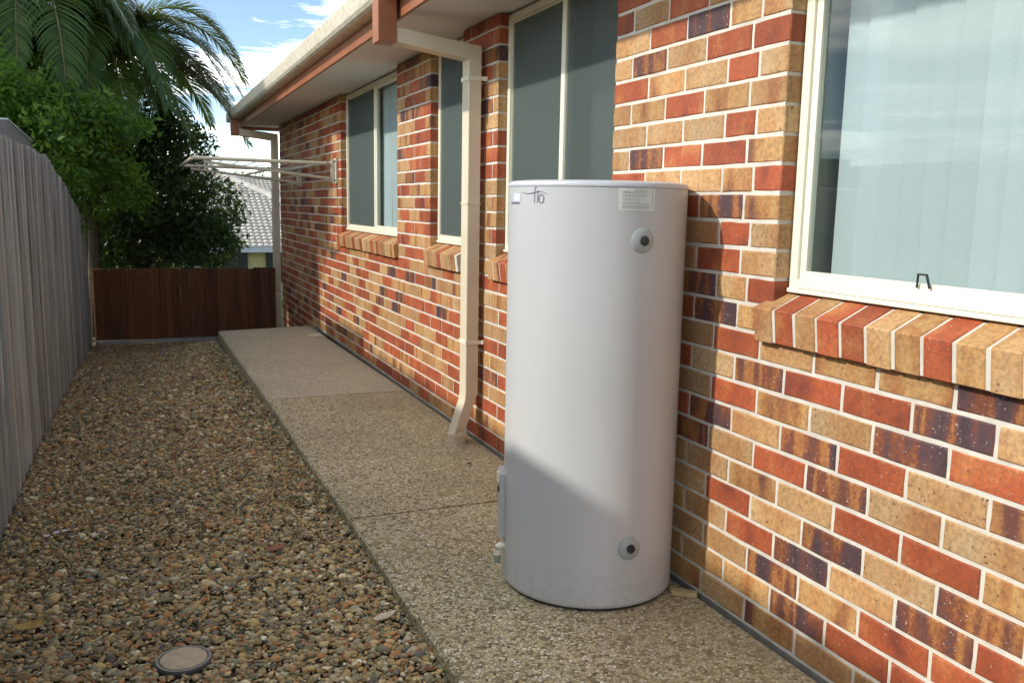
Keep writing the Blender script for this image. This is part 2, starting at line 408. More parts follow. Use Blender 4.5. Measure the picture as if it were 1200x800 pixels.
bricks = []   # (k, y0, y1, kind)
for k in range(-16, 17):
    for (a, b) in solid(k):
        js = [j*.12 for j in range(-30, 95) if (j - k) % 2 == 0]
        cutsy = [a] + [y for y in js if a+.055 < y < b-.055] + [b]
        if abs(a-.667) < .01 and k % 2 == 0:
            cutsy = [a, .80] + [y for y in cutsy if y > .9]
        for y0, y1 in zip(cutsy[:-1], cutsy[1:]):
            s0 = y0 + (.005 if y0 > a+1e-6 else 0); s1 = y1 - (.005 if y1 < b-1e-6 else 0)
            jc = round((y0+y1)/2/.12)
            kind = KNOWN.get((k, jc)) or KNOWN.get((k, jc+1) if (jc-k) % 2 == 0 else (k, jc))
            if abs(y0-.667) < .01 and k in CORNER: kind = CORNER[k]
            if not kind: kind = random.choices('RTDM', (47, 24, 10, 19))[0]
            bricks.append((k, s0, s1, kind))
def brick_geo(L, H, jit=1.0, D=.102):
    c = .0035; L -= .0015; H -= .0015; q = lambda s: random.uniform(-s, s)*jit
    y, z = L/2, H/2
    out = [(-y, -z), (-y*.33, -z), (y*.33, -z), (y, -z), (y, 0), (y, z), (y*.33, z), (-y*.33, z), (-y, z), (-y, 0)]; n = len(out); v = []
    for a, b in out:
        cr_ = abs(a) == y and abs(b) == z; k_ = c*(1.35 if cr_ else 1)
        v.append((q(.0005), a-math.copysign(k_, a)*(abs(a) == y)+q(.0014), b-(math.copysign(k_, b) if abs(b) == z else 0)+q(.0014)))
    w = [(a+q(.0012), b+q(.0013)) for a, b in out]
    v += [(c+q(.0006), a, b) for a, b in w] + [(D, a, b) for a, b in out]
    f = [tuple(reversed(range(n)))]
    for i in range(n):
        j = (i+1) % n; f.append((i, j, n+j, n+i)); f.append((n+i, n+j, 2*n+j, 2*n+i))
    return v, f
def area(b):
    k, y0, y1, _ = b; z = course_z(k); yc = (y0+y1)/2
    px, py, d = project((0, yc, z))
    if not (-20 < px < 1230 and -20 < py < 820) or d < .3: return 0
    if 600 < px < 790 and 215 < py < 700: return 0
    n = abs((Vector((0, yc, z)) - CAM).normalized().x)
    return (y1-y0)*.076*n/d**2
order = sorted(bricks, key=area, reverse=True)
near, rest = order[:300], order[300:]
share = {}
for k, y0, y1, kind in near:
    zt = course_z(k) + .038; zb = course_z(k) - .038
    if k == 16: zt = 2.300
    key = (kind, round(y1-y0, 3), round(zt-zb, 3)); lst = share.setdefault(key, [])
    if len(lst) < 4:
        v, f = brick_geo(y1-y0, zt-zb); me = bpy.data.meshes.new('brick'); me.from_pydata(v, [], f); me.materials.append(BR[kind]); lst.append(me)
        me2 = me
    else: me2 = random.choice(lst)
    o = bpy.data.objects.new('brick', me2)
    o.location = (random.uniform(-.0012, .0012), (y0+y1)/2, (zt+zb)/2 + random.uniform(-.0008, .0008))
    link(o, wall)
vs, fs, mi, rn = [], [], [], []
for k, y0, y1, kind in rest:
    zt = course_z(k) + .038; zb = course_z(k) - .038
    if k == 16: zt = 2.300
    v, f = brick_geo(y1-y0, zt-zb); n = len(vs); dx = random.uniform(-.001, .001)
    vs += [(x+dx, y+(y0+y1)/2, z+(zt+zb)/2) for x, y, z in v]; fs += [tuple(i+n for i in q) for q in f]
    mi += ['RTDM'.index(kind)]*len(f); rn += [random.random()]*len(v)
me = bpy.data.meshes.new('far_bricks'); me.from_pydata(vs, [], fs)
for ch in 'RTDM': me.materials.append(BR[ch])
me.polygons.foreach_set('material_index', mi)
me.attributes.new('rnd', 'FLOAT', 'POINT').data.foreach_set('value', rn)
tag(link(bpy.data.objects.new('far_bricks', me), wall), kind='stuff')

# sloping brick-on-edge sills
def sill(y_far, y_near, kinds):
    m = MB()
    prof_m = [(-.026, .931), (-.037, 1.0255), (.06, 1.0705), (.06, .95)]
    m.prism(prof_m, y_near+.004, y_far-.004)
    s = m.build('window_sill', M_MORTAR, house)
    y = y_far; i = 0
    while y - .081 > y_near - .02:
        a, b = y-.081, y
        kd = kinds[i] if i < len(kinds) else random.choices('TRM', (45, 35, 20))[0]
        q = lambda s_: random.uniform(-s_, s_)
        d = q(.002)
        m = MB(); m.prism([(-.030+d+q(.001), .927+q(.002)), (-.041+d+q(.001), 1.029+q(.002)), (.062, 1.075+q(.001)), (.062, .95)], a, b)
        m.build('sill_brick', BR[kd], s, bevel=.0035, seg=1)
        y -= .091; i += 1
sill(.706, -1.15, 'TRTRRTMRMTTRTR')
sill(2.965, 1.66, 'TMRTRT'); sill(4.12, 3.45, 'TMTRT'); sill(6.84, 4.85, 'RTTRTMTRTTRTT')

# windows
HEAD = 2.290
def window(y0, y1, mullions, screens, blinds, blind_x=.17, z0=1.088, latch=False):
    m = MB(); fx0, fx1 = .052, .105
    m.box(fx0, fx1, y0+.004, y0+.036, z0, HEAD); m.box(fx0, fx1, y1-.036, y1-.004, z0, HEAD)
    m.box(fx0, fx1, y0+.036, y1-.036, z0+.004, z0+.030); m.box(fx0, fx1, y0+.036, y1-.036, HEAD-.032, HEAD)
    m.box(fx0-.010, fx1, y0+.006, y1-.006, z0-.010, z0+.003)
    for my in mullions: m.box(fx0+.004, fx1-.004, my-.018, my+.018, z0+.030, HEAD-.032)
    w = m.build('window', M_FRAME, house, bevel=.002, seg=1)
    edges = [y0+.036] + [e for my in mullions for e in (my-.018, my+.018)] + [y1-.036]
    for i in range(0, len(edges), 2):
        a, b = edges[i], edges[i+1]; c, d = z0+.030, HEAD-.032
        s = MB(); t = .026
        sx0, sx1 = (.062, .084) if (i//2) % 2 == 0 else (.070, .092)
        s.box(sx0, sx1, a+.001, a+t, c, d); s.box(sx0, sx1, b-t, b-.001, c, d)
        s.box(sx0, sx1, a+t, b-t, c, c+t); s.box(sx0, sx1, a+t, b-t, d-t, d)
        s.build('sash', M_FRAME, w, bevel=.0015, seg=1)
        g = MB(); gxx = (sx0+sx1)/2; g.box(gxx-.002, gxx+.002, a+t, b-t, c+t, d-t); g.build('pane', M_GLASS, w)
        if (i//2) in screens:
            g = MB(); g.box(sx0-.006, sx0-.005, a+t-.012, b-t+.012, c+t-.012, d-t+.012); g.build('insect_screen', M_SCREEN2 if (i//2) in blinds else M_SCREEN, w)
        if (i//2) in blinds:
            lo, hi = blinds[i//2]
            y = hi
            while y > lo:
                ang = -random.uniform(.05, .13); cy = y-.045; hw = .0445
                dy, dx = hw*math.cos(ang), hw*math.sin(ang)
                m = MB(); bx = blind_x + random.uniform(-.003, .003)
                zb = z0+.035+random.uniform(-.004, .004)
                bow = .004
                P = [(bx+dx, cy+dy), (bx-bow, cy), (bx-dx, cy-dy)]
                tw = random.uniform(-.006, .006)
                v = [(x, yy, HEAD-.03) for x, yy in P] + [(x+tw*(1 if i_ == 0 else -1), yy+tw*.4, zb) for i_, (x, yy) in enumerate(P)]
                v += [(x+.0012, yy, z) for x, yy, z in v]
                m.add(v, [(0,1,4,3),(1,2,5,4),(9,10,7,6),(10,11,8,7),(0,3,9,6),(2,8,11,5),(3,4,10,9),(4,5,11,10),(0,6,7,1),(1,7,8,2)])
                m.build('blind_slat', M_BLIND, w, smooth=True)
                y -= .079
    # plaster reveal inside
    m = MB()
    m.box(.106, .26, y0-.002, y0+.010, z0, HEAD); m.box(.106, .26, y1-.010, y1+.002, z0, HEAD)
    m.box(.106, .26, y0+.010, y1-.010, z0-.006, z0+.012); m.box(.106, .26, y0+.010, y1-.010, HEAD-.012, HEAD)
    m.build('reveal_lining', M_DARKROOM, w)
    if latch:
        m = MB(); yl, zl = .168, z0+.050
        m.tube([(.056, yl+.020, zl-.004), (.050, yl+.013, zl+.030), (.050, yl-.013, zl+.030), (.056, yl-.020, zl-.004)], .0035, 6)
        m.build('latch', M_BLACK, w)
    return w
window(OPEN[0][0], OPEN[0][1], [], set(), {0: (-1.1, .602)}, .165, latch=True)
window(OPEN[1][0], OPEN[1][1], [2.28], {0, 1}, {0: (1.72, 2.26)}, .20)
window(OPEN[2][0], OPEN[2][1], [], {0}, {})
window(OPEN[3][0], OPEN[3][1], [5.76], {1}, {0: (4.92, 6.25)}, .125)
# room shell behind the openings
m = MB()
m.box(4.9, 5.0, Y_START, Y_END-.12, -.2, 2.45); m.box(.27, 4.9, Y_START, Y_END-.12, -.2, -.1)
m.box(.112, 4.9, Y_START, Y_END-.12, 2.42, 2.45); m.box(.112, 4.9, Y_START-.1, Y_START, -.2, 2.45)
for yy in (1.2, 3.2, 4.5): m.box(.27, 4.9, yy-.05, yy+.05, -.1, 2.42)
m.build('inner_walls', M_DARKROOM, house)

# eaves: soffit, fascia, gutter, roof
FX = -.468
m = MB(); m.box(FX+.012, .6, Y_START, 11.02, SOFFIT_Z, SOFFIT_Z+.008); m.build('soffit', M_SOFFIT, house)
m = MB(); m.box(FX-.010, FX+.010, Y_START, 11.05, 2.262, 2.45); m.box(FX+.010, 5.0, 11.03, 11.05, 2.262, 2.45)
m.box(FX+.010, FX+.022, Y_START, 11.03, 2.288, 2.303)
m.build('fascia', M_BROWN, house, bevel=.002, seg=1)
gx0 = FX-.012
prof = [(gx0, 2.352), (gx0-.072, 2.352), (gx0-.090, 2.362), (gx0-.104, 2.380), (gx0-.112, 2.42), (gx0-.118, 2.455), (gx0-.118, 2.470), (gx0-.104, 2.470), (gx0-.100, 2.44), (gx0-.092, 2.385), (gx0-.076, 2.364), (gx0, 2.364)]
m = MB(); m.prism(prof, Y_START, 11.06)
m.prism_x([(11.062-(x-gx0), z) for x, z in prof], gx0-.118, 5.0)
m.build('gutter', M_GUTTER, house)
m = MB(); R0 = (gx0-.06, 2.462)
m.add([(R0[0], Y_START, R0[1]), (R0[0], 11.12, R0[1]), (5.0, 11.12, R0[1]+2.0), (5.0, Y_START, R0[1]+2.0),
       (R0[0], Y_START, R0[1]+.03), (R0[0], 11.12, R0[1]+.03), (5.0, 11.12, R0[1]+2.03), (5.0, Y_START, R0[1]+2.03)],
      [(0,1,2,3),(7,6,5,4),(0,4,5,1),(1,5,6,2),(2,6,7,3),(3,7,4,0)])
m.build('roof', M_ROOFDARK, house)
m = MB(); m.add([(FX, 11.03, 2.455), (5.0, 11.03, 2.455), (5.0, 11.03, 4.40), (FX, 11.05, 2.456), (5.0, 11.05, 2.456), (5.0, 11.05, 4.40)], [(0,2,1),(3,4,5),(0,1,4,3),(1,2,5,4),(2,0,3,5)])
m.build('gable', M_SOFFIT, house)

# downpipe near the middle windows, with its sloping arm and brown outlet
def pipe_sweep(m, path_, hy, hx):
    """rectangular pipe; path of (x, z, angle) centres, cross-section half sizes hy along y and hx across"""
    n = len(path_); v = []
    for x, y, z, a, *sc in path_:
        k0 = sc[0] if sc else 1; cx, cz = math.cos(a)*hx*k0, math.sin(a)*hx*k0
        c = .012
        for sx, sy in ((-1, -1), (1, -1), (1, 1), (-1, 1)): v.append((x+sx*cx, y+sy*hy, z+sx*cz))
    f = [(0, 1, 2, 3)] + [((n-1)*4+3, (n-1)*4+2, (n-1)*4+1, (n-1)*4)]
    for i in range(n-1):
        for k_ in range(4): f.append((i*4+k_, (i+1)*4+k_, (i+1)*4+(k_+1) % 4, i*4+(k_+1) % 4))
    m.add(v, f)
PY = 3.145
m = MB()
pipe_sweep(m, [(-.545, PY, 2.183, math.pi/2-.1), (-.066, PY, 2.122, math.pi/4, 1.38),
               (-.066, PY, .27, 0), (-.072, PY, .245, .3), (-.128, PY, .075, .3), (-.130, PY, .060, 0), (-.130, PY, .02, 0)], .052, .037)
dp = m.build('downpipe', M_PIPE, house, bevel=.006, seg=2)
m = MB(); m.box(FX-.128, FX-.030, PY-.060, PY+.060, 2.135, 2.352); m.build('outlet', M_BROWN, dp, bevel=.004)
m = MB(); m.lathe([(.050, -.012), (.052, .030), (.056, .034), (.056, .046), (.050, .048)], 24, (-.130, PY)); m.build('socket', M_PIPE, dp, smooth=True)
for z in (.565, 1.99):
    m = MB(); m.box(-.1065, .001, PY-.0565, PY-.0535, z-.011, z+.011); m.box(-.1068, -.1035, PY-.0535, PY+.0565, z-.011, z+.011)
    m.box(-.010, .0, PY-.068, PY-.0565, z-.011, z+.011); m.build('clip', M_FRAME, dp)
for z in (1.33,):
    m = MB(); m.box(-.106, -.026, PY-.055, PY+.055, z-.004, z+.004); m.build('joint_band', M_PIPE, dp)
# second downpipe at the far corner
m = MB(); CY = 10.60
pipe_sweep(m, [(-.55, CY+.02, 2.205, math.pi/2-.1), (-.058, CY, 2.150, math.pi/4, 1.38), (-.058, CY, -.40, 0)], .05, .045)
dp2 = m.build('downpipe', M_PIPE, house, bevel=.006, seg=1)
m = MB(); m.box(FX-.128, FX-.030, CY-.04, CY+.08, 2.15, 2.352); m.build('outlet', M_BROWN, dp2, bevel=.004, seg=1)
m = MB(); m.box(-.106, .004, CY-.056, CY-.052, .10, .125); m.build('clip', M_FRAME, dp2)

# ------------------------------------------------------------------ hot water tank
TC, TR = (-.299, 1.248), .305
tank = empty('hot_water_tank', (TC[0], TC[1], -.012))
tank.location = (0, 0, 0)
tag(tank, 'tall off-white cylindrical hot water tank standing on the path against the brick wall', 'water heater')
m = MB(); m.lathe([(.288, -.012), (.297, -.010), (.297, .004)], 96, TC); m.build('base_tray', M_BLACK, tank, smooth=True)
m = MB(); m.lathe([(.298, -.001), (TR-.001, .000), (TR+.0015, .004), (TR+.0015, .014), (TR, .018), (TR, 1.382), (TR-.004, 1.385)], 128, TC); m.build('casing', M_TANK, tank, smooth=True)
m = MB(); m.lathe([(TR-.006, 1.381), (TR+.0018, 1.3845), (TR+.0025, 1.387), (TR+.0025, 1.393), (TR-.001, 1.399), (TR-.010, 1.403), (TR-.03, 1.405), (.05, 1.412)], 128, TC); m.build('lid', M_TANKLID, tank, smooth=True)
def onT(u, z, dr=0.0):
    a = -u/TR; return (TC[0]+(TR+dr)*math.sin(a), TC[1]+(TR+dr)*math.cos(a), z)
def patch(m, u0, u1, z0, z1, dr, n=6, th=None):
    v = []; f = []
    for i in range(n+1):
        u = u0+(u1-u0)*i/n; v += [onT(u, z0, dr), onT(u, z1, dr)]
    for i in range(n): f.append((2*i, 2*i+2, 2*i+3, 2*i+1))
    if th:
        k_ = len(v); v += [onT(u0+(u1-u0)*i/n, z, dr-th) for i in range(n+1) for z in (z0, z1)]
        for i in range(n):
            f.append((2*i, k_+2*i, k_+2*i+2, 2*i+2)); f.append((2*i+1, 2*i+3, k_+2*i+3, k_+2*i+1))
        f.append((0, 1, k_+1, k_)); f.append((2*n, k_+2*n, k_+2*n+1, 2*n+1))
    m.add(v, f)
def stroke(m, pts, w, dr=.0012):
    P = [Vector(p) for p in pts]; v = []; f = []
    for i, p in enumerate(P):
        t = (P[min(i+1, len(P)-1)] - P[max(i-1, 0)]).normalized(); nrm = Vector((-t.y, t.x))
        ww = w[i] if hasattr(w, '__len__') else w
        v += [onT(*(p+nrm*ww/2), dr), onT(*(p-nrm*ww/2), dr)]
    for i in range(len(P)-1): f.append((2*i, 2*i+1, 2*i+3, 2*i+2))
    m.add(v, f)
m = MB()
stroke(m, [(.5985, 1.3800), (.5955, 1.3812), (.5915, 1.3790), (.5895, 1.3730), (.5890, 1.3303)], .0028)
stroke(m, [(.6029, 1.3700), (.6022, 1.3304)], .0028)
stroke(m, [(.6180+.0100*math.cos(t), 1.3440+.0132*math.sin(t)) for t in np.linspace(0, 2*math.pi, 25)], .0034)
sw = [(.5178, 1.3660), (.5285, 1.3632), (.5385, 1.3613), (.552, 1.3600), (.5657, 1.3602), (.578, 1.3616), (.5899, 1.3636), (.600, 1.3662), (.6084, 1.3672), (.617, 1.3666), (.626, 1.3645), (.637, 1.3608), (.6461, 1.3576)]
stroke(m, sw, [.0006, .0012, .0018, .0022, .0026, .003, .0032, .0030, .0027, .0022, .0017, .0011, .0005], .0014)
m.build('logo', M_INK, tank)
m = MB(); patch(m, .4385, .5075, 1.3268, 1.3326, .0012); m.build('maker_mark', M_INK, tank)
m = MB(); patch(m, .462, .512, 1.336, 1.360, .0010); m.build('badge', simple('badge_film', (.63, .66, .72), .2, .02), tank)
m = MB(); patch(m, .872, 1.000, 1.312, 1.382, .0008); st = m.build('rating_label', M_STICK, tank)
m = MB()
rr = random.Random(4)
for i, zc in enumerate((1.3745, 1.3700, 1.3665, 1.3600, 1.3560, 1.3480, 1.3440, 1.3370, 1.3335, 1.3270, 1.3235, 1.3200)):
    u = .886 + (0 if i else .040)
    end = .976 - rr.choice((0, 0, .012, .03))
    while u < end:
        L = rr.uniform(.004, .013); patch(m, u, min(u+L, end), zc-.0012, zc+.0012, .0012, 2); u += L+.0028
patch(m, .9895, .9915, 1.320, 1.378, .0012, 1)
m.build('small_print', M_STICKINK, st)
def frame_at(u, z):
    a = -u/TR; nrm = Vector((math.sin(a), math.cos(a), 0)); tan = Vector((-math.cos(a), math.sin(a), 0))
    return Vector(onT(u, z)), nrm, tan
def turned(m, u, z, prof, n=28, du=0, dz=0):
    o, nrm, tan = frame_at(u, z); o = o + tan*du + Vector((0, 0, dz)); v = []; f = []
    for r, h in prof:
        for k_ in range(n):
            t = 2*math.pi*k_/n; v.append(o + tan*(r*math.cos(t)) + Vector((0, 0, r*math.sin(t))) + nrm*h)
    for i in range(len(prof)-1):
        for k_ in range(n): f.append((i*n+k_, i*n+(k_+1) % n, (i+1)*n+(k_+1) % n, (i+1)*n+k_))
    f.append(tuple(range((len(prof)-1)*n, len(prof)*n))); m.add(v, f)
for u, z in ((.9600, 1.2190), (.9546, .2051)):
    m = MB(); turned(m, u, z, [(.040, -.004), (.040, .002), (.035, .0045), (.020, .009), (.017, .009), (.015, .004), (.001, .004)])
    g = m.build('port', M_RING, tank, smooth=True)
    m = MB(); turned(m, u, z, [(.0135, .003), (.0135, .012), (.011, .014), (.001, .014)], 20, .004, -.001); m.build('plug', M_BLACK, g, smooth=True)
# element cover and drain elbow on the side facing the fence
m = MB(); patch(m, .315, .425, .150, .385, .021, 6, .026); cv = m.build('element_cover', M_TANK, tank, bevel=.003, seg=2)
m = MB(); patch(m, .385, .412, .352, .388, .027, 3, .01); m.build('cover_clip', M_FRAME, cv)
m = MB(); patch(m, .395, .415, .318, .336, .0255, 3, .01); m.build('cover_screw', M_BLACK, cv)
o, nrm, tan = frame_at(.41, .118)
m = MB(); m.tube([o-nrm*.01, o+nrm*.014, o+nrm*.022+Vector((0, 0, -.006)), o+nrm*.024+Vector((0, 0, -.016)), o+nrm*.024+Vector((0, 0, -.036))], .0125, 14); el = m.build('drain_elbow', M_FRAME, tank, smooth=True)
m = MB(); m.tube([o+nrm*.024+Vector((0, 0, -.034)), o+nrm*.024+Vector((0, 0, -.062))], [.0140, .0125], 14); m.build('drain_cap', simple('green_brass', (.26, .30, .20), .4, .2, 60), el, smooth=True)
# timber packer poking out behind the tank
m = MB(); m.add([(-.10, .985, -.011), (-.03, .93, -.011), (-.012, .955, -.011), (-.085, 1.02, -.011), (-.10, .985, .006), (-.03, .93, .006), (-.012, .955, .006), (-.085, 1.02, .006)], [(0,3,2,1),(4,5,6,7),(0,1,5,4),(1,2,6,5),(2,3,7,6),(3,0,4,7)])
pk = m.build('timber_packer', simple('raw_timber', (.42, .33, .16), .8, .2, 40), None, bevel=.002, seg=1)
tag(pk, 'small scrap of pale timber on the path between tank and wall', 'timber')

# ------------------------------------------------------------------ clothesline on the wall
cl = empty('clothesline', (0, 0, 0))
tag(cl, 'cream folding clothesline fixed to the far brick wall, opened out flat', 'clothesline')
YA, YB, ZF, XO = 6.98, 8.95, 1.685, -1.285
for yy in (YA, YB):
    m = MB(); m.box(-.022, -.001, yy-.055, yy+.055, 1.50, 1.735); m.box(-.055, -.022, yy-.022, yy-.014, 1.515, 1.72); m.box(-.055, -.022, yy+.014, yy+.022, 1.515, 1.72)
    pl = m.build('wall_plate', M_LINE, cl, bevel=.003, seg=1)
    for z in (1.53, 1.705):
        m = MB(); m.tube([(-.030, yy-.04, z), (-.018, yy-.04, z)], .010, 8); m.build('bolt', M_BLACK, pl)
    m = MB(); m.tube([(-.04, yy, ZF), (XO, yy, ZF+.01)], .016, 8); m.build('side_arm', M_LINE, cl, smooth=True)
    m = MB(); m.tube([(-.04, yy, 1.545), (XO+.10, yy, ZF-.022)], .013, 8); m.build('strut', M_LINE, cl, smooth=True)
for x, rr_ in ((XO, .016), (-.10, .016)):
    m = MB(); m.tube([(x, YA-.03, ZF+.006), (x, YB+.03, ZF+.006)], rr_, 8); m.build('cross_bar', M_LINE, cl, smooth=True)
for i in range(7):
    x = -.22 - i*.155; m = MB()
    m.tube([(x, YA, ZF+.018), (x, (YA+YB)/2, ZF+.004), (x, YB, ZF+.018)], .004, 5); m.build('line_cord', M_LINE, cl)
m = MB(); m.tube([(-.62, YA, 1.612), (-.62, YB, 1.612)], .010, 6); m.build('cross_bar', M_LINE, cl, smooth=True)

# ------------------------------------------------------------------ fences
side = empty('paling_fence'); tag(side, 'weathered grey timber paling fence along the left of the gravel', 'fence')
TOPS = ([-3, 5.55, 6.4, 7.63, 8.0, 10.0, 11], [1.61, 1.61, 1.53, 1.40, 1.325, 1.15, 1.08])
y = -1.9; i = 0; pal_meshes = []
while y < 10.42:
    zt = float(np.interp(y, *TOPS)) + random.uniform(-.010, .008); zb = float(hgt(-2.33, y)) - .03
    w = .096 + random.uniform(-.004, .004)
    x0 = -2.338 if i % 2 else -2.322
    H = zt-zb; m = MB(); n = 5; v = []
    bow = random.uniform(-.006, .006)
    for s in range(n+1):
        t = s/n; b_ = bow*math.sin(math.pi*t)
        v += [(-.015+b_, -w/2, H*t), (b_+.001, -w/2+.003, H*t), (b_, w/2-.003, H*t), (-.015+b_, w/2, H*t)]
    f = [(3, 2, 1, 0), (n*4, n*4+1, n*4+2, n*4+3)]
    for s in range(n):
        for k_ in range(4): f.append((s*4+k_, s*4+(k_+1) % 4, s*4+4+(k_+1) % 4, s*4+4+k_))
    m.add(v, f); nf = len(f)
    for zn in (.44, 1.10):
        for sy in (-.024, .024):
            yy, zz = sy+random.uniform(-.006, .006), zn+random.uniform(-.02, .02); t = zz/H; b_ = bow*math.sin(math.pi*t)
            m.add([(b_+.0022, yy+.0042*math.cos(k_*math.pi/3), zz+.0042*math.sin(k_*math.pi/3)) for k_ in range(6)], [tuple(range(6))])
    o = m.build('paling', M_FENCE, side); o.data.materials.append(M_NAIL)
    o.data.polygons.foreach_set('material_index', [0]*nf+[1]*(len(m.f)-nf))
    o.location = (x0+random.uniform(-.003, .003), y, zb); o.rotation_euler = (random.uniform(-.005, .005), random.uniform(-.004, .004), random.uniform(-.02, .02))
    y += .084; i += 1
for zr in (.35, 1.0):
    m = MB(); m.add([(-2.40, -1.9, zr), (-2.362, -1.9, zr), (-2.362, 5.6, zr), (-2.40, 5.6, zr), (-2.40, -1.9, zr+.09), (-2.362, -1.9, zr+.09), (-2.362, 5.6, zr+.09), (-2.40, 5.6, zr+.09)], [(0,3,2,1),(4,5,6,7),(0,1,5,4),(1,2,6,5),(2,3,7,6),(3,0,4,7)])
    m.add([(-2.40, 5.61, zr), (-2.362, 5.61, zr), (-2.362, 10.4, zr-.45), (-2.40, 10.4, zr-.45), (-2.40, 5.61, zr+.09), (-2.362, 5.61, zr+.09), (-2.362, 10.4, zr-.36), (-2.40, 10.4, zr-.36)], [(0,3,2,1),(4,5,6,7),(0,1,5,4),(1,2,6,5),(2,3,7,6),(3,0,4,7)])
    m.build('rail', M_FENCE, side)
back = empty('paling_fence'); tag(back, 'low dark brown paling fence across the far end of the yard', 'fence')
BY = 10.43
zb0 = float(hgt(-1.5, BY))
x = -2.27; i = 0
while x < -.13:
    w = .094 + random.uniform(-.003, .003)
    m = MB(); zt = .44 + random.uniform(-.012, .006); H = zt-zb0-.02
    m.box(-w/2, w/2, 0, .014, 0, H); o = m.build('paling', M_FENCE2, back, bevel=.002, seg=1)
    o.location = (x+w/2, BY + (.012 if i % 2 else 0), zb0+.05); o.rotation_euler = (0, random.uniform(-.006, .006), 0)
    x += .090; i += 1
m = MB(); m.box(-2.27, -.12, BY-.02, BY+.004, zb0-.06, zb0+.055); m.build('plinth_board', M_FENCE, back)
m = MB(); m.box(-2.27, -.12, BY+.028, BY+.065, .26, .34); m.build('rail', M_FENCE2, back)
for px_ in (-2.24, -1.06):
    m = MB(); m.box(px_-.045, px_+.045, BY+.066, BY+.156, zb0-.2, .47); m.build('post', M_FENCE2, back, bevel=.004, seg=1)
m = MB(); m.box(-1.10, -1.02, BY+.062, BY+.160, .472, .484); m.build('post_cap', M_EDGE, back)

# neighbour's low shed beyond the side fence
shed = empty('garden_shed'); tag(shed, "neighbour's dark grey flat shed roof showing just above the side fence", 'shed')
m = MB()
def slab_box(m, x0, x1, y0, y1, za, zb, th):
    m.add([(x0, y0, za-th), (x1, y0, za-th), (x1, y1, zb-th), (x0, y1, zb-th), (x0, y0, za), (x1, y0, za), (x1, y1, zb), (x0, y1, zb)],
          [(0,3,2,1),(4,5,6,7),(0,1,5,4),(1,2,6,5),(2,3,7,6),(3,0,4,7)])
slab_box(m, -5.2, -2.6, 6.05, 7.72, 1.874, 1.818, .16); m.build('roof', M_ROOFDARK, shed)
m = MB(); slab_box(m, -5.22, -2.592, 6.04, 7.73, 1.886, 1.83, .011); m.build('roof_edge', M_EDGE, shed)
m = MB(); m.box(-5.1, -2.68, 6.15, 7.62, -.4, 1.64); m.build('wall', simple('shed_sheet', (.12, .13, .13), .5), shed)

# ------------------------------------------------------------------ neighbour houses far behind
def roof_tile_mat():
    M = Mat('pale_roof_tile', .7, .4); p = M.pos()
    M.col(M.ramp(M.noise(p, 6, 4), [(.3, (.36, .34, .29)), (.7, (.52, .49, .42))])); return M.m
M_TILE = roof_tile_mat()
M_WALLY = simple('pale_yellow_render', (.52, .46, .22), .9, .05)
M_WIN = simple('dark_window', (.03, .035, .04), .2, .1)
def tile_plane(name, mat, parent, e0, ex, up, W, polyfn, tw=.17, tl=.22, amp=.035):
    """tiled slope: e0 eave corner, ex unit vector along eave, up vector up the slope; rows of half-round tiles, real relief"""
    e0, ex, up = Vector(e0), Vector(ex), Vector(up); nrm = ex.cross(up).normalized()
    L = up.length; u = up.normalized(); nr = int(L/tl); V, F = [], []
    seg = 6
    for r in range(nr):
        s0, s1 = r*tl, (r+1)*tl+.03
        a, b = polyfn((s0+.5*tl)/L); nc = int(a*W/tw); x = nc*tw
        while x < b*W:
            base = len(V)
            for k_ in range(seg+1):
                t = k_/seg; h = amp*max(0, math.sin(math.pi*t))**.8
                xx = x+tw*t
                V.append(e0+ex*xx+u*s0+nrm*(h+.045)); V.append(e0+ex*xx+u*s1+nrm*h); V.append(e0+ex*xx+u*s0+nrm*.0)
            for k_ in range(seg):
                q = base+3*k_; F.append((q, q+3, q+4, q+1)); F.append((q+2, q+5, q+3, q))
            x += tw
    return mesh_obj(name, V, F, mat, parent)
nh = empty('tiled_house'); tag(nh, 'neighbouring house with pale grey tiled hip roof beyond the back fence', 'house')
S = .42
# slope facing the camera: eave z .07 at Y 24; the hip falls to the right, from (.61, 29.1) through (2.25, 27.1)
def poly1(t):
    xr = 4.8 - (t*6.6)*(1.64/2.0)*1.0
    return 0, (xr+8)/13.0
rf = tile_plane('roof', M_TILE, nh, (-8, 24, .07), (1, 0, 0), (0, 6.6, 6.6*S), 13.0, poly1)
m = MB(); m.tube([(4.85, 24, .12), (4.85-6.6*.82, 30.6, .12+6.6*S)], .12, 8); m.build('hip_cap', M_TILE, rf, smooth=True)
m = MB(); m.add([(4.8, 24, .05), (-.6, 30.6, 2.82), (9.0, 33, -.4), (9.0, 26, -.4)], [(0, 1, 2, 3)]); m.build('hip_slope', M_TILE, rf)
m = MB(); m.box(-8.1, 4.9, 23.86, 24.0, -.06, .06); m.build('gutter', M_EDGE, nh)
m = MB(); m.box(-7.6, 4.4, 24.5, 25.0, -1.6, .05); m.build('wall', M_WALLY, nh)
m = MB(); m.box(-.6, 1.10, 24.44, 24.52, -.95, -.1); m.build('window', M_WIN, nh)
m = MB(); m.box(1.60, 2.4, 24.44, 24.52, -.95, -.1); m.build('window', M_WIN, nh)
nh2 = empty('tiled_house'); tag(nh2, 'second pale tiled roof further back, partly hidden behind the nearer tiled roof', 'house')
def poly2(t): return t*.35, 1-t*.35
tile_plane('roof', M_TILE, nh2, (-1.5, 33, .4), (1, 0, 0), (0, 4.6, 4.6*.40), 9.0, poly2)
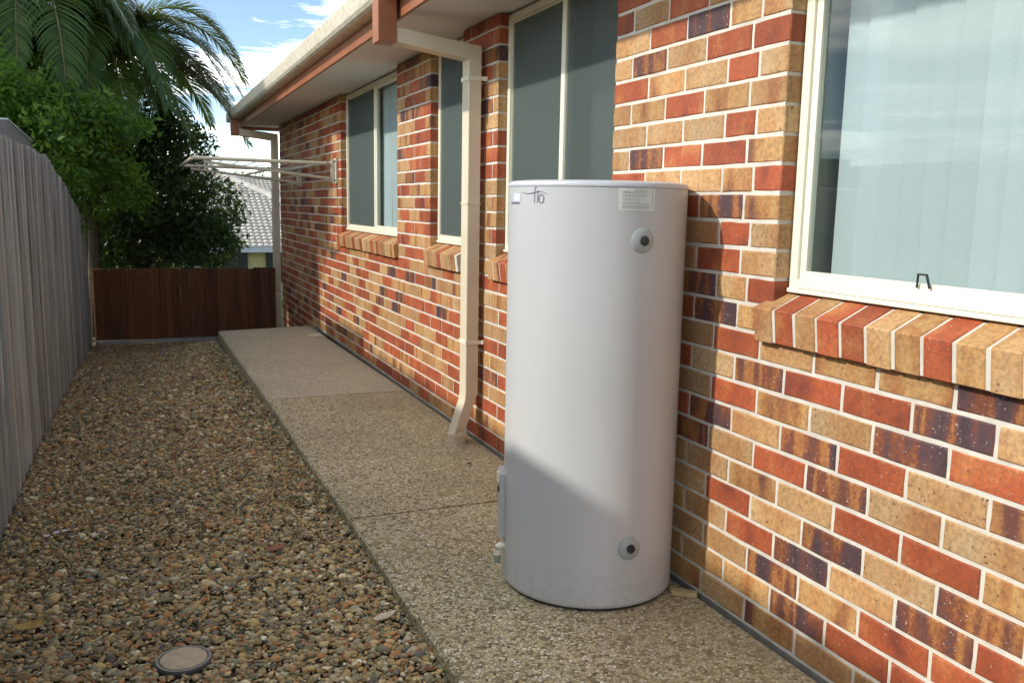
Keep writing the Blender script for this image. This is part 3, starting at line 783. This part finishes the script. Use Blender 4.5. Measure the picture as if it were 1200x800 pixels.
m = MB(); m.tube([(-1.5, 33, .45), (1.65, 37.6, .45+4.6*.4)], .10, 8); m.tube([(1.65, 37.6, .45+4.6*.4), (4.35, 37.6, .45+4.6*.4)], .10, 8); m.build('ridge_cap', M_TILE, nh2, smooth=True)
m = MB(); m.box(-1.2, 7.2, 33.4, 38, -1.6, .38); m.build('wall', M_WALLY, nh2)

# ------------------------------------------------------------------ trees
def leaves(name, blobs, n, size, mat, parent, up=.35, shell=.5, aspect=.42):
    tot = sum(b[6] for b in blobs); P = []; T = []
    for cx, cy, cz, rx, ry, rz, w in blobs:
        k_ = int(n*w/tot); ncl = max(8, k_//38)
        d = rng.normal(size=(ncl, 3)); d /= np.linalg.norm(d, axis=1)[:, None]
        rad = rng.uniform(shell**3, 1, ncl)**(1/3)
        cc = d*rad[:, None]; tone = np.clip(.5 + .25*rng.normal(size=ncl), 0, 1)
        idx = rng.integers(0, ncl, k_)
        spread = rng.normal(size=(k_, 3))*(.135)
        pts = (cc[idx]+spread)*np.array([rx, ry, rz]) + np.array([cx, cy, cz])
        P.append(pts); T.append(np.clip(tone[idx]+.12*rng.normal(size=k_), 0, 1))
    P = np.concatenate(P); T = np.concatenate(T); N = len(P)
    dirv = rng.normal(size=(N, 3)); dirv[:, 2] -= .25; dirv /= np.linalg.norm(dirv, axis=1)[:, None]
    nr = rng.normal(size=(N, 3))*.75; nr[:, 2] += up*2
    sd = np.cross(dirv, nr); sd /= np.linalg.norm(sd, axis=1)[:, None]; nn = np.cross(sd, dirv)
    L = size*rng.uniform(.5, 1.5, N)[:, None]; W = L*aspect
    b = P - dirv*L*.5; t = P + dirv*L*.5 - nn*L*.10
    l = P + sd*W*.5 + nn*L*.09; r = P - sd*W*.5 + nn*L*.09
    V = np.stack([b, l, t, r], 1).reshape(-1, 3)
    i0 = np.arange(N)[:, None]*4
    F = np.concatenate([i0+np.array([[0, 2, 1]]), i0+np.array([[0, 3, 2]])], 1).reshape(-1, 3)
    o = np_mesh(name, V, F, mat, parent)
    a = o.data.attributes.new('tone', 'FLOAT', 'POINT'); a.data.foreach_set('value', np.repeat(T, 4).astype(np.float32))
    return o
def limbs(parent, base, blobs, r=.07):
    base = Vector(base); m = MB(); top = base + Vector((0, 0, .9))
    m.tube([base, base+Vector((.03, .02, .45)), top], [r*1.3, r, r*.85], 10); m.build('trunk', M_BARK, parent, smooth=True)
    for cx, cy, cz, rx, ry, rz, w in blobs:
        c = Vector((cx, cy, cz)); mid = (top+c)/2 + Vector((random.uniform(-.1, .1), random.uniform(-.1, .1), .1))
        m = MB(); m.tube([top-Vector((0, 0, .08)), mid, c], [r*.7, r*.45, r*.2], 7)
        for q in range(5):
            e = c + Vector((random.uniform(-1, 1)*rx, random.uniform(-1, 1)*ry, random.uniform(-.3, 1)*rz))*.75
            m.tube([mid.lerp(c, random.uniform(.2, .9)), e], [r*.22, r*.06], 5)
        m.build('limb', M_BARK, parent, smooth=True)
# bright leafy tree leaning over the side fence
t1 = empty('leafy_tree'); tag(t1, 'bright green leafy tree rising over the left timber fence', 'tree')
b1 = [(-3.15, 8.9, 2.15, .62, .75, .62, 3), (-2.55, 9.1, 2.05, .58, .65, .52, 3), (-2.05, 9.4, 1.95, .50, .6, .50, 2), (-3.6, 9.3, 1.9, .6, .7, .6, 1.4), (-2.75, 9.3, 1.35, .55, .7, .55, 2), (-2.0, 9.9, 1.5, .45, .5, .4, 1.2), (-3.4, 8.5, 2.3, .6, .6, .6, 2.4), (-3.3, 9.9, 2.7, .6, .6, .5, 1.2), (-4.4, 8.4, 4.4, .9, 1.0, .75, 9), (-4.4, 9.6, 4.4, .9, 1.0, .75, 9), (-2.7, 8.5, 1.75, .5, .7, .5, 2)]
limbs(t1, (-2.95, 9.4, -.45), b1); leaves('crown', b1, 46000, .075, M_LEAF, t1)
# dark dense tree behind the low fence
t2 = empty('dense_tree'); tag(t2, 'dense dark green tree filling the corner behind the brown fence', 'tree')
b2 = [(-1.55, 11.7, 1.45, .75, .7, .75, 3), (-1.0, 11.9, 1.1, .62, .6, .70, 2.6), (-2.2, 11.8, 1.2, .70, .6, .8, 2.4), (-1.35, 12.0, 2.0, .6, .6, .55, 2), (-1.9, 12.0, .65, .8, .5, .45, 1.6), (-.85, 11.8, .70, .50, .5, .42, 1.3), (-2.1, 12.1, 2.1, .6, .6, .6, 2), (-2.6, 11.9, 2.5, .7, .6, .7, 2), (-1.75, 12.2, 2.6, .6, .6, .5, 1.5)]
limbs(t2, (-1.7, 12.0, -.6), b2); leaves('crown', b2, 27000, .085, M_LEAFD, t2)
t3 = empty('leafy_tree'); tag(t3, 'green tree far away above the tiled roofs against the sky', 'tree')
b3 = [(2.2, 62, 2.0, 2.6, 2, 1.5, 2), (5.5, 62, 1.7, 2.4, 2, 1.5, 2), (-1.2, 63, 2.2, 2.6, 2, 1.6, 2)]
limbs(t3, (2.0, 62, -1.6), b3, .2); leaves('crown', b3, 5000, .28, M_LEAF, t3)
# a shrub row further back closes the view under the trees
t4 = empty('hedge_shrub'); tag(t4, 'dark shrub behind the low fence under the dense tree', 'shrub')
b4 = [(-2.9, 12.6, .6, .8, .5, .9, 2), (-2.4, 13.4, 1.3, .9, .5, 1.2, 2), (-1.6, 13.2, .5, .9, .5, .7, 2)]
limbs(t4, (-2.5, 12.9, -.7), b4, .05); leaves('crown', b4, 9000, .09, M_LEAFD, t4)

def frond(parent, base, az, L, rise, droop, twist, n=92, leaf=.58):
    """one feather frond: rachis rising then arching over, leaflets in two drooping ranks"""
    d = Vector((math.cos(az), math.sin(az), 0)); sd = Vector((-math.sin(az), math.cos(az), 0)); base = Vector(base)
    def pt(t): return base + d*(L*(t - .12*t*t*t)) + Vector((0, 0, 1))*(rise*t - droop*t*t) + sd*(twist*t*t)
    m = MB(); ts = [i/12 for i in range(13)]
    m.tube([pt(t) for t in ts], [.016*(1-.85*t)+.002 for t in ts], 5)
    nv = len(m.v); V, F, T = [], [], []
    for i in range(n):
        t = .14 + .86*i/(n-1); p = pt(t); tg = (pt(min(1, t+.02)) - pt(t-.02)).normalized()
        s_ = tg.cross(Vector((0, 0, 1)))
        s_ = s_.normalized() if s_.length > .05 else sd.copy()
        upn = s_.cross(tg)
        ll = leaf*(math.sin(math.pi*min(1, .12+.88*t)**.8)*.8+.25)*random.uniform(.85, 1.1)
        for sg in (-1, 1):
            dirv = (s_*sg*.85 + tg*(.55+.5*t) + upn*random.uniform(.15, .4)).normalized()
            w = .0125*random.uniform(.8, 1.15); tone = min(1, max(0, random.gauss(.5, .2)))
            pts = []; pos = p.copy(); dv = dirv.copy()
            for q in range(5):
                pts.append(pos.copy()); pos += dv*(ll/4); dv = (dv + Vector((0, 0, -.16-.09*q))).normalized()
            ws = [w*.5, w, w*.9, w*.6, .001]
            wd = dirv.cross(upn).normalized()
            b = len(V)
            for q in range(5): V += [pts[q]+wd*ws[q], pts[q]-wd*ws[q]]; T += [tone, tone]
            for q in range(4): F.append((b+2*q, b+2*q+1, b+2*q+3, b+2*q+2))
    me = bpy.data.meshes.new('frond'); me.from_pydata([tuple(v) for v in m.v]+[tuple(v) for v in V], [], m.f+[tuple(i+nv for i in f) for f in F])
    me.materials.append(M_PALM); me.materials.append(M_STALK)
    me.polygons.foreach_set('material_index', [1]*len(m.f)+[0]*len(F))
    me.attributes.new('tone', 'FLOAT', 'POINT').data.foreach_set('value', [.5]*nv+T)
    return link(bpy.data.objects.new('frond', me), parent)
def palm(base, crown, specs, label):
    o = empty('palm_tree'); tag(o, label, 'palm tree')
    m = MB(); b, c = Vector(base), Vector(crown); pts = [b.lerp(c, t) for t in np.linspace(0, 1, 14)]
    m.tube(pts, [.075-.02*t+.006*(i % 2) for i, t in enumerate(np.linspace(0, 1, 14))], 10); m.build('trunk', M_BARK, o, smooth=True)
    m = MB(); m.tube([c-Vector((0, 0, .5)), c-Vector((0, 0, .2)), c+Vector((0, 0, .15))], [.06, .075, .03], 10); m.build('crownshaft', M_STALK, o, smooth=True)
    for az, L, rise, droop, tw in specs: frond(o, crown, math.radians(az), L, rise, droop, tw)
    return o
palm((-2.35, 11.3, -.5), (-2.15, 11.3, 3.10),
     [(3, 2.10, 2.9, 3.05, -.1), (-12, 2.15, 1.9, 2.55, 0), (14, 2.25, 1.05, 2.0, .1), (-2, 2.05, .55, 1.45, .1), (-35, 2.0, 2.2, 2.7, .2), (-60, 1.8, 1.9, 2.6, 0), (-25, 2.0, 1.2, 2.1, .1),
      (-95, 1.8, 1.9, 2.6, .1), (-130, 1.9, 1.8, 2.5, -.1), (165, 2.2, 2.2, 2.4, 0), (-160, 2.1, 2.0, 2.4, 0), (130, 2.2, 2.2, 2.4, 0), (20, 2.3, 2.5, 2.6, 0),
      (95, 2.2, 2.5, 2.5, 0), (55, 2.2, 2.5, 2.6, 0), (-48, 1.7, .9, 1.9, .05), (-75, 1.6, .8, 1.9, 0), (35, 2.0, 1.3, 2.0, 0), (-110, 1.5, .9, 2.0, 0), (8, 1.9, 1.5, 2.1, 0), (-150, 1.7, .7, 2, 0), (170, 1.8, .9, 2, 0)],
     'feathery palm tree arching over the corner towards the house eave')
palm((-3.3, 12.6, -.6), (-3.2, 12.5, 3.3),
     [(10, 2.3, 1.7, 2.2, 0), (-25, 2.3, 1.5, 2.2, 0), (-55, 2.2, 1.6, 2.3, 0), (-85, 2.2, 1.4, 2.3, .1), (-115, 2.2, 1.5, 2.3, 0), (-145, 2.3, 1.6, 2.2, 0),
      (180, 2.3, 1.7, 2.2, 0), (145, 2.3, 1.7, 2.2, 0), (110, 2.3, 1.8, 2.2, 0), (75, 2.3, 1.8, 2.2, 0), (40, 2.3, 1.8, 2.2, 0), (-10, 2.1, .7, 1.9, 0), (-70, 2.0, .7, 2.0, 0), (-35, 2.0, .8, 2.0, 0)],
     'taller palm tree behind, at the top left above the leafy tree')

palm((-3.6, 10.9, -.5), (-3.5, 10.8, 3.5),
     [(a, random.uniform(1.7, 2.2), random.uniform(1.0, 1.9), random.uniform(1.9, 2.4), random.uniform(-.2, .2)) for a in (-175, -150, 178, 155, 130, 105, 80, 55, 30, 5, -20)],
     'palm tree standing behind the bright leafy tree at the left edge')
palm((-2.9, 11.0, -.5), (-2.85, 10.9, 3.7),
     [(a, random.uniform(1.7, 2.3), random.uniform(.7, 1.7), random.uniform(1.9, 2.5), random.uniform(-.2, .2)) for a in range(-170, 180, 20)],
     'dense palm tree in the middle of the palm clump with hanging fronds')
# ------------------------------------------------------------------ gravel
def pebbles(xy, size, sub, name, zf=None):
    bm = bmesh.new(); bmesh.ops.create_icosphere(bm, subdivisions=sub, radius=1); bm.verts.ensure_lookup_table()
    BV = np.array([v.co[:] for v in bm.verts]); BF = np.array([[v.index for v in f.verts] for f in bm.faces]); bm.free()
    N = len(xy); nb = len(BV)
    # a handful of lumpy shapes
    shapes = []
    for s in range(24):
        d = rng.normal(size=(5, 3)); d /= np.linalg.norm(d, axis=1)[:, None]
        k_ = np.ones(nb)
        for q in d: k_ -= .30*np.clip(BV@q-.45, 0, None)*rng.uniform(.3, 1.2)
        shapes.append(BV*k_[:, None])
    shapes = np.array(shapes)[rng.integers(0, 24, N)]
    sc = size[:, None]*np.stack([rng.uniform(.75, 1.35, N), rng.uniform(.6, 1.0, N), rng.uniform(.34, .62, N)], 1)
    Vv = shapes*sc[:, None, :]
    a = rng.uniform(0, 2*math.pi, N); tx = rng.normal(size=N)*.18; ty = rng.normal(size=N)*.18
    ca, sa = np.cos(a), np.sin(a)
    X = Vv[:, :, 0]; Y = Vv[:, :, 1]; Z = Vv[:, :, 2]
    Z = Z + X*tx[:, None] + Y*ty[:, None]
    X2 = X*ca[:, None]-Y*sa[:, None]; Y2 = X*sa[:, None]+Y*ca[:, None]
    h = hgt(xy[:, 0], xy[:, 1]) + rng.uniform(-.002, .008, N) - size*.10
    if zf is not None: h = zf(xy) + size*.35
    Vv = np.stack([X2+xy[:, 0:1], Y2+xy[:, 1:2], Z+h[:, None]], 2).reshape(-1, 3)
    F = (BF[None]+np.arange(N)[:, None, None]*nb).reshape(-1, 3)
    o = np_mesh(name, Vv, F, M_PEBBLE, smooth=True)
    pal = np.array([(.17, .12, .06), (.22, .16, .08), (.14, .115, .07), (.26, .20, .12), (.12, .11, .08), (.20, .18, .14), (.24, .12, .05), (.17, .075, .04), (.32, .28, .21), (.08, .075, .07), (.15, .14, .09), (.42, .39, .33)])
    pw = np.array([15, 15, 12, 12, 9, 10, 6, 4, 6, 6, 8, 1.2]); pw = pw/pw.sum()
    c = pal[rng.choice(len(pal), N, p=pw)]*rng.uniform(1.7, 3.1, N)[:, None]*np.array([1.02, 1.0, .82])
    c = np.concatenate([np.clip(c, 0, 1), np.ones((N, 1))], 1).astype(np.float32)
    at = o.data.color_attributes.new('col', 'FLOAT_COLOR', 'POINT'); at.data.foreach_set('color', np.repeat(c, nb, 0).ravel())
    return o
def scatter(n, y0, y1):
    y = rng.uniform(y0, y1, n); xr = np.array([edge_x(t) for t in y])
    x = -2.315 + (xr-.006+2.315)*rng.uniform(0, 1, n); return np.stack([x, y], 1)
DISC = (-1.688, 1.185)
def bed(n, y0, y1, mean, sub, label):
    p_ = scatter(n, y0, y1); p_ = p_[np.hypot(p_[:, 0]-DISC[0], p_[:, 1]-DISC[1]) > .082]
    sz = np.clip(rng.lognormal(math.log(mean), .42, len(p_)), .0028, .024)
    tag(pebbles(p_, sz, sub, 'gravel'), label, 'gravel', kind='stuff')
bed(14500, .25, 2.0, .0085, 2, 'brown and grey pebbles of the near part of the yard')
bed(17500, 2.0, 4.2, .0090, 1, 'brown and grey pebbles of the middle part of the yard')
bed(16000, .25, 3.4, .0045, 1, 'fine grit lying between the nearer pebbles')
bed(27000, 4.2, 10.4, .0118, 1, 'brown and grey pebbles of the far part of the yard')

# a few stones kicked onto the path
n_ = 70; sy_ = rng.uniform(.3, 7.5, n_); sx_ = np.array([edge_x(t) for t in sy_]) + .012 + np.abs(rng.normal(0, .09, n_))
tag(pebbles(np.stack([sx_, sy_], 1), rng.uniform(.003, .008, n_), 1, 'stray_stones', lambda q: np.array([path_z(t) for t in q[:, 1]])), 'stray small stones lying on the edge of the concrete path', 'stones', kind='stuff')
# inspection cap in the gravel
cap = empty('inspection_cap'); zc = float(hgt(*DISC))
tag(cap, 'round drain inspection cap with tan lid and dark ring set in the gravel', 'drain cap')
m = MB(); m.lathe([(.070, -.03), (.083, -.028), (.083, .010), (.079, .015), (.071, .015), (.069, .011)], 40, DISC); rg = m.build('ring', simple('dark_grey_plastic', (.065, .066, .068), .5, .15, 30), cap, smooth=True)
m = MB(); m.lathe([(.069, -.004), (.0685, .013), (.066, .0165), (.03, .018)], 40, DISC); m.build('lid', simple('tan_lid', (.50, .40, .26), .7, .15, 25, .4, .3, 200, .001), cap, smooth=True)
for o in cap.children: o.location.z = zc + .000; o.rotation_euler.x = 0

# fallen leaves
def leaf(name, loc, L, W, az, curl, col, label, lift=.012):
    M = Mat(name+'_tint', .75, .3); p = M.obj()
    M.col(M.ramp(M.noise(p, 60, 4), [(.3, tuple(c*.6 for c in col)), (.7, col)]))
    n = 8; v = []; f = []
    for i in range(n+1):
        t = i/n; w = W/2*math.sin(math.pi*min(1, .06+.94*t)**.85); x = (t-.5)*L; z = curl*(2*t-1)**2
        v += [(x, w, z+.35*w), (x, 0, z), (x, -w, z+.3*w)]
    for i in range(n): f += [(3*i, 3*i+1, 3*i+4, 3*i+3), (3*i+1, 3*i+2, 3*i+5, 3*i+4)]
    k_ = len(v); v += [(x, y, z-.0012) for x, y, z in v]; f += [tuple(reversed([q+k_ for q in g])) for g in f]
    b = [3*i for i in range(n+1)] + [3*i+2 for i in range(n, -1, -1)]
    for i in range(len(b)): j = (i+1) % len(b); f.append((b[i], b[j], b[j]+k_, b[i]+k_))
    o = mesh_obj(name, v, f, M.m, smooth=True); o.location = (loc[0], loc[1], float(hgt(*loc))+lift); o.rotation_euler = (random.uniform(-.15, .15), random.uniform(-.15, .15), az)
    tag(o, label, 'leaf'); return o
leaf('fallen_leaf', (-1.053, 1.234), .088, .036, .25, .008, (.75, .62, .45), 'pale tan dry leaf on the gravel beside the path edge', .016)
leaf('fallen_leaf', (-2.134, 1.573), .11, .045, .6, .024, (.60, .38, .10), 'curled yellow brown leaf on the gravel near the left fence', .012)
leaf('fallen_leaf', (-1.302, 1.96), .085, .05, .3, .010, (.34, .12, .065), 'reddish dry leaf in the middle of the gravel', .014)
leaf('fallen_leaf', (-1.586, 4.094), .11, .07, 1.2, .014, (.33, .15, .10), 'pinkish brown leaf further back on the gravel', .014)
leaf('fallen_leaf', (-1.012, 1.574), .055, .024, .1, .006, (.42, .30, .17), 'small tan leaf at the edge of the concrete path', .014)
leaf('fallen_leaf', (-.22, 2.70), .04, .022, .7, .005, (.12, .05, .025), 'small dark brown leaf on the path below the downpipe', .05)
# white blossoms by the fence
for i, (x, y) in enumerate(((-2.150, 2.40), (-2.118, 2.43), (-2.085, 2.44))):
    m = MB()
    for k_ in range(5):
        a = k_*2*math.pi/5 + i; d = Vector((math.cos(a), math.sin(a), 0)); s_ = Vector((-d.y, d.x, 0))
        c = d*.008; m.add([tuple(c*0), tuple(d*.009+s_*.006+Vector((0,0,.003))), tuple(d*.016+Vector((0,0,.006))), tuple(d*.009-s_*.006+Vector((0,0,.003)))], [(0, 1, 2, 3)])
    m.lathe([(.003, 0), (.004, .003), (.001, .005)], 8)
    o = m.build('blossom', simple('white_petal', (.78, .78, .76), .6, .02)); o.location = (x, y, float(hgt(x, y))+.018)
    tag(o, ('left', 'middle', 'right')[i]+'most of three tiny white blossoms on the gravel by the fence' if i != 1 else 'middle one of three tiny white blossoms on the gravel by the fence', 'blossom')
# sparse weeds between the stones
wv, wf = [], []
for i in range(420):
    if random.random() < .55: y = random.uniform(2.2, 8); x = edge_x(y) - abs(random.gauss(.0, .10)) - .03
    else: y = random.uniform(1.2, 9.5); x = random.uniform(-2.28, -1.1)
    z = float(hgt(x, y)); 
    for q in range(random.randint(4, 8)):
        a = random.uniform(0, 6.28); L = random.uniform(.012, .034); d = Vector((math.cos(a), math.sin(a), random.uniform(.25, 1.2))).normalized(); s_ = Vector((-math.sin(a), math.cos(a), 0))*random.uniform(.002, .0045)
        b = Vector((x+random.uniform(-.015, .015), y+random.uniform(-.015, .015), z+.004)); n = len(wv)
        wv += [b-s_*.5, b+d*L*.6+s_, b+d*L, b+d*L*.6-s_]; wf.append((n, n+1, n+2, n+3))
o = mesh_obj('weeds', wv, wf, simple('weed_green', (.05, .085, .02), .6, .4, 9)); tag(o, 'tiny green weeds sprouting between the pebbles', 'weeds', kind='stuff')

# small dry leaf scraps scattered over the stones
lv, lf = [], []
for i in range(130):
    y = random.uniform(.6, 7); x = random.uniform(-2.28, edge_x(y)-.02) if random.random() < .6 else edge_x(y)-abs(random.gauss(0, .12))-.02
    z = float(hgt(x, y))+.014; a = random.uniform(0, 6.28); L = random.uniform(.010, .028); W = L*random.uniform(.3, .55)
    d = Vector((math.cos(a), math.sin(a), random.uniform(-.25, .25))); s_ = Vector((-math.sin(a), math.cos(a), random.uniform(-.3, .3)))*W/2; b = Vector((x, y, z)); n = len(lv)
    lv += [b-d*L/2, b+s_+Vector((0, 0, .003)), b+d*L/2, b-s_+Vector((0, 0, .003))]; lf += [(n, n+1, n+2), (n, n+2, n+3)]
o = mesh_obj('leaf_litter', lv, lf, simple('dry_leaf', (.34, .20, .10), .8, .6, 3)); tag(o, 'small dry leaf scraps scattered over the pebbles', 'leaf litter', kind='stuff')
